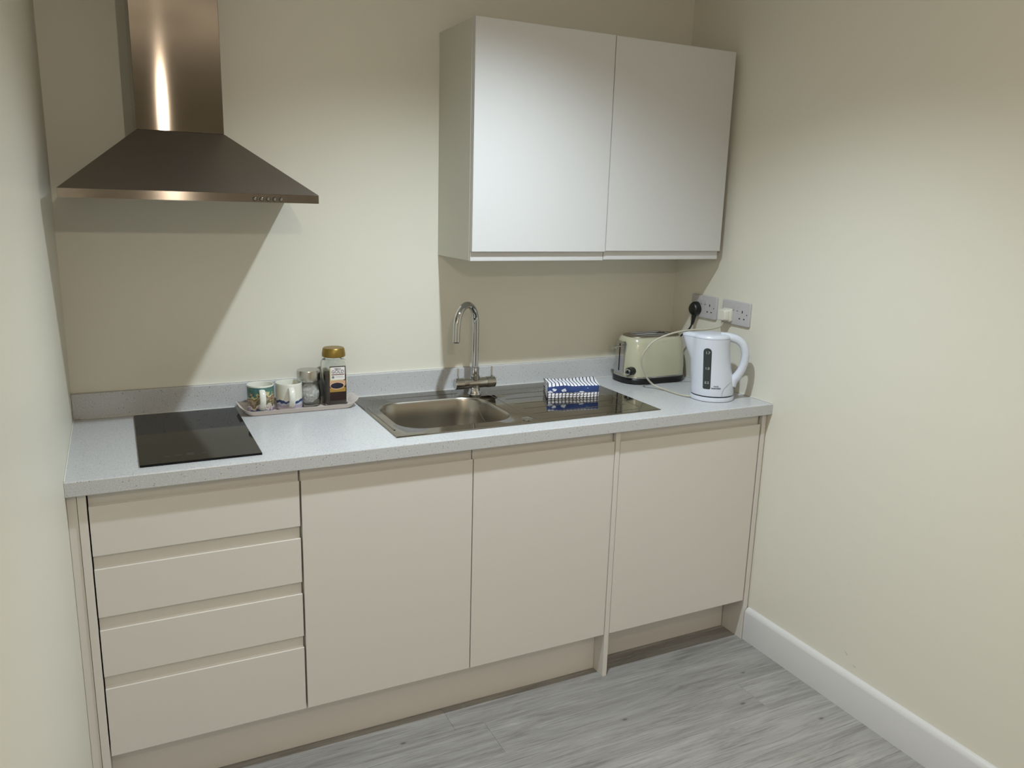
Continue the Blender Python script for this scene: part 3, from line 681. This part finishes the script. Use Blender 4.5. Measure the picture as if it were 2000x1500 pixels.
# ------------------------------------------------------------------ wall sockets on the right wall
def socket(yc, zc, label):
    t = thing('wall_socket', label, 'socket', (W, yc, zc), 'double wall sockets on the right wall'); x = W
    def rr_(e, xx): return [(xx, y, z) for y, z, _ in rrect(yc-.073+e, yc+.073-e, zc-.043+e, zc+.043-e, .004, 0, 3)]
    bm = bmesh.new(); rings(bm, [rr_(0, x-.0003), rr_(0, x-.007), rr_(.0015, x-.0095), rr_(.004, x-.010)]); pl = obj('face_plate', bm, 'plate', t, smooth=30)
    xs = x-.0101
    for s in (-1, 1):                                # outlets: toward the camera is -y
        yo = yc+s*.036
        bm = bmesh.new()
        box(bm, xs-.0003, xs+.0006, yo-.0022, yo+.0022, zc+.004, zc+.013)
        box(bm, xs-.0003, xs+.0006, yo-.0145, yo-.0085, zc-.019, zc-.0145); box(bm, xs-.0003, xs+.0006, yo+.0085, yo+.0145, zc-.019, zc-.0145)
        obj('socket_opening', bm, 'dark', t)
        ys = yc+s*.0105
        bm = bmesh.new(); rings(bm, [[(xs+.0003, y, z) for y, z in ((ys-.006, zc+.008), (ys+.006, zc+.008), (ys+.006, zc+.027), (ys-.006, zc+.027))],
                                     [(xs-.0030, y, z) for y, z in ((ys-.0055, zc+.0085), (ys+.0055, zc+.0085), (ys+.0055, zc+.010), (ys-.0055, zc+.010))] if False else [(xx, y, z) for xx, y, z in ((xs-.0008, ys-.0055, zc+.009), (xs-.0008, ys+.0055, zc+.009), (xs-.0032, ys+.0055, zc+.026), (xs-.0032, ys-.0055, zc+.026))]])
        sw = obj('rocker_switch', bm, 'plate', t)
        obj('switch_mark', B(xs-.0016, xs-.0008, ys-.004, ys+.004, zc+.0095, zc+.0108), 'print', sw)
        bm = bmesh.new(); cyl(bm, (xs+.0005, yc+s*.0602, zc), (xs-.0006, yc+s*.0602, zc), .0022, 12); obj('screw', bm, 'print', t)
socket(-.2005, 1.2015, 'grey double wall socket nearer the corner, black plug in it')
socket(-.3795, 1.2000, 'grey double wall socket farther from the corner, white plug in it')
# kettle plug and flex
t = thing('kettle_plug', 'ivory three-pin plug with the kettle flex in the right-hand wall socket', 'plug', (W-.012, -.344, 1.195))
py, pz = -.3435, 1.190
bm = bmesh.new()
def sq(x, h, w_=None): return [(x, y, z) for y, z, _ in rrect(py-(w_ or h), py+(w_ or h), pz-h, pz+h, .007, 0, 4)]
rings(bm, [sq(xw, .024), sq(xw-.006, .0245), sq(xw-.010, .023), sq(xw-.0105, .0205), sq(xw-.030, .0195), sq(xw-.034, .017)]); obj('plug_body', bm, 'plug', t, smooth=40)
PT = [(xw-.018, py, pz-.018), (xw-.024, py-.002, pz-.030), (2.107, -.362, 1.150), (2.062, -.352, 1.141), (1.993, -.330, 1.137), (1.930, -.310, 1.124), (1.878, -.290, 1.099), (1.848, -.280, 1.067), (1.837, -.270, 1.031), (1.852, -.262, .990), (1.880, -.256, .950), (1.908, -.262, .924), (1.928, -.300, .9145), (1.930, -.350, .9135), (1.938, -.400, .9140), (1.955, -.430, .9165)]
bm = bmesh.new(); tube(bm, catmull(PT, 8), .0034, 10); obj('flex', bm, 'cord', t, smooth=True)

# ------------------------------------------------------------------ kettle
KC = Vector((2.020, -.444, ZT)); ka = math.atan2(-.655, .756)
KM_ = Matrix.Translation(KC) @ Matrix.Rotation(ka, 4, 'Z')
t = thing('kettle', 'white plastic jug kettle on its base at the right end of the worktop', 'kettle', tuple(KC))
prof_k = [(.019, .004, .0745), (.025, .004, .0755), (.06, .0015, .0742), (.10, -.004, .0718), (.14, -.0095, .0692), (.18, -.012, .0672), (.215, -.0125, .0662), (.222, -.0125, .0658)]
def kprof(z):
    for a, b in zip(prof_k, prof_k[1:]):
        if a[0] <= z <= b[0]:
            u = (z-a[0])/(b[0]-a[0]); return a[1]+(b[1]-a[1])*u, a[2]+(b[2]-a[2])*u
    return prof_k[-1][1:] if z > .1 else prof_k[0][1:]
def ksurf(x, z, off=0):
    c, r = kprof(z); r += off; d = max(0, r*r-(x-c)**2); return (x, -math.sqrt(d), z)
def kloop(z, e=0, n=56, spout=True):
    c, r = kprof(z); r -= e; out = []
    sp = max(0, min(1, (z-.135)/.087)) if spout else 0
    for i in range(n):
        a = 2*math.pi*i/n; x, y = c+r*math.cos(a), r*math.sin(a)
        da = abs(a-math.pi)
        if da < .62 and sp > 0: x -= .034*sp*(math.cos(da/.62*math.pi)*.5+.5)**1.1; y *= 1-.1*sp
        out.append((x, y, z))
    return out
zz = [.0190, .0205, .025, .045, .06, .08, .10, .12, .135, .15, .165, .18, .195, .208, .218]
bm = bmesh.new(); rings(bm, [kloop(.0192, .004)]+[kloop(z) for z in zz[1:]]); xf(bm, KM_); body = obj('body', bm, 'white', t, smooth=50)
bm = bmesh.new(); rings(bm, [kloop(.2165, .0022), kloop(.2195, .0015), kloop(.2200, 0), kloop(.2265, .001), kloop(.230, .006), kloop(.2325, .018), kloop(.2335, .04, spout=False)]); xf(bm, KM_); lid = obj('lid', bm, 'white', t, smooth=50)
bm = bmesh.new(); rings(bm, [circ(.004, 0, z, r, 56) for z, r in ((.0008, .074), (.002, .077), (.012, .0775), (.0155, .0765), (.0160, .072))]); xf(bm, KM_); obj('power_base', bm, 'white', t, smooth=40)
bm = bmesh.new(); rings(bm, [circ(.004, 0, z, .0715, 40) for z in (.0161, .0191)]); xf(bm, KM_); obj('base_gap', bm, 'dark', t)
# handle
HP = catmull([(.020, 0, .221), (.050, 0, .2215), (.078, 0, .214), (.098, 0, .196), (.107, 0, .170), (.107, 0, .140), (.100, 0, .112), (.088, 0, .088), (.074, 0, .070), (.066, 0, .056)], 5)
n = len(HP); rad = [.0145+(.009 if i > n/2 else .004)*(abs(i/(n-1)-.5)*2)**3 for i in range(n)]
bm = bmesh.new(); tube(bm, HP, rad, 16, flat=(1.0, .95)); xf(bm, KM_); obj('handle', bm, 'white', t, smooth=60)
# rib line on the outside of the handle
bm = bmesh.new(); HQ = [Vector((p[0]+.0128*min(1, max(0, (p[0]-.04)/.04)), -.0030, p[2]+.0115*max(0, 1-max(0, (p[0]-.04)/.06)))) for p in HP[2:-8]]
# seam of the handle side panel
S = catmull([ksurf(x, z, .0002) for x, z in ((.066, .068), (.056, .060), (.045, .048), (.0405, .036), (.0395, .022))], 6)
tube(bm, S, .0006, 6); xf(bm, KM_); obj('panel_seam', bm, mat('seam_grey', (120, 128, 140), .5), t)
# level window
bm = bmesh.new(); V = []
def ww(z):
    if z > .176: q = (z-.176)/.0125; return .0142*math.sqrt(max(0.02, 1-q*q))
    if z < .050: q = (.050-z)/.004; return .0128-.003*q*q
    return .0130+.0012*(z-.05)/.126
zs_ = [.046, .047, .0485, .050]+[.05+.126*i/12 for i in range(1, 13)]+[.176+.0124*math.sin(R(90*i/6)) for i in range(1, 7)]
for z in zs_:
    cxw = -.0145-.0060*(z-.05)/.13; V.append([bm.verts.new(ksurf(cxw+ww(z)*u, z, .0006)) for u in (-1, -.6, -.2, .2, .6, 1)])
for a, b in zip(V, V[1:]):
    for i in range(5): bm.faces.new((a[i], a[i+1], b[i+1], b[i]))
r_ = bmesh.ops.extrude_face_region(bm, geom=bm.faces[:]); bmesh.ops.translate(bm, verts=[v for v in r_['geom'] if isinstance(v, bmesh.types.BMVert)], vec=(0, .0012, 0))
xf(bm, KM_); win = obj('level_window', bm, 'window', t, smooth=40, label='smoked water level window')
def ktext(s, size, x, z, m, parent, bold=0, off=.0010):
    bm = text_bm(s, size, .0001, bold)
    for v in bm.verts: v.co = Vector(ksurf(x+v.co.x, z+v.co.y, off+(.0002 if v.co.z > 0 else 0)))
    xf(bm, KM_); obj('lettering', bm, m, parent)
ktext('1.7', .0125, -.0195, .172, 'wprint', win); ktext('1.0', .0125, -.0170, .118, 'wprint', win); ktext('0.5', .0125, -.0150, .068, 'wprint', win)
ktext('cook', .0085, .0175, .0575, 'print', body, .0001, .0004); ktext('essentials', .0085, .0175, .0505, 'print', body, .0002, .0004)
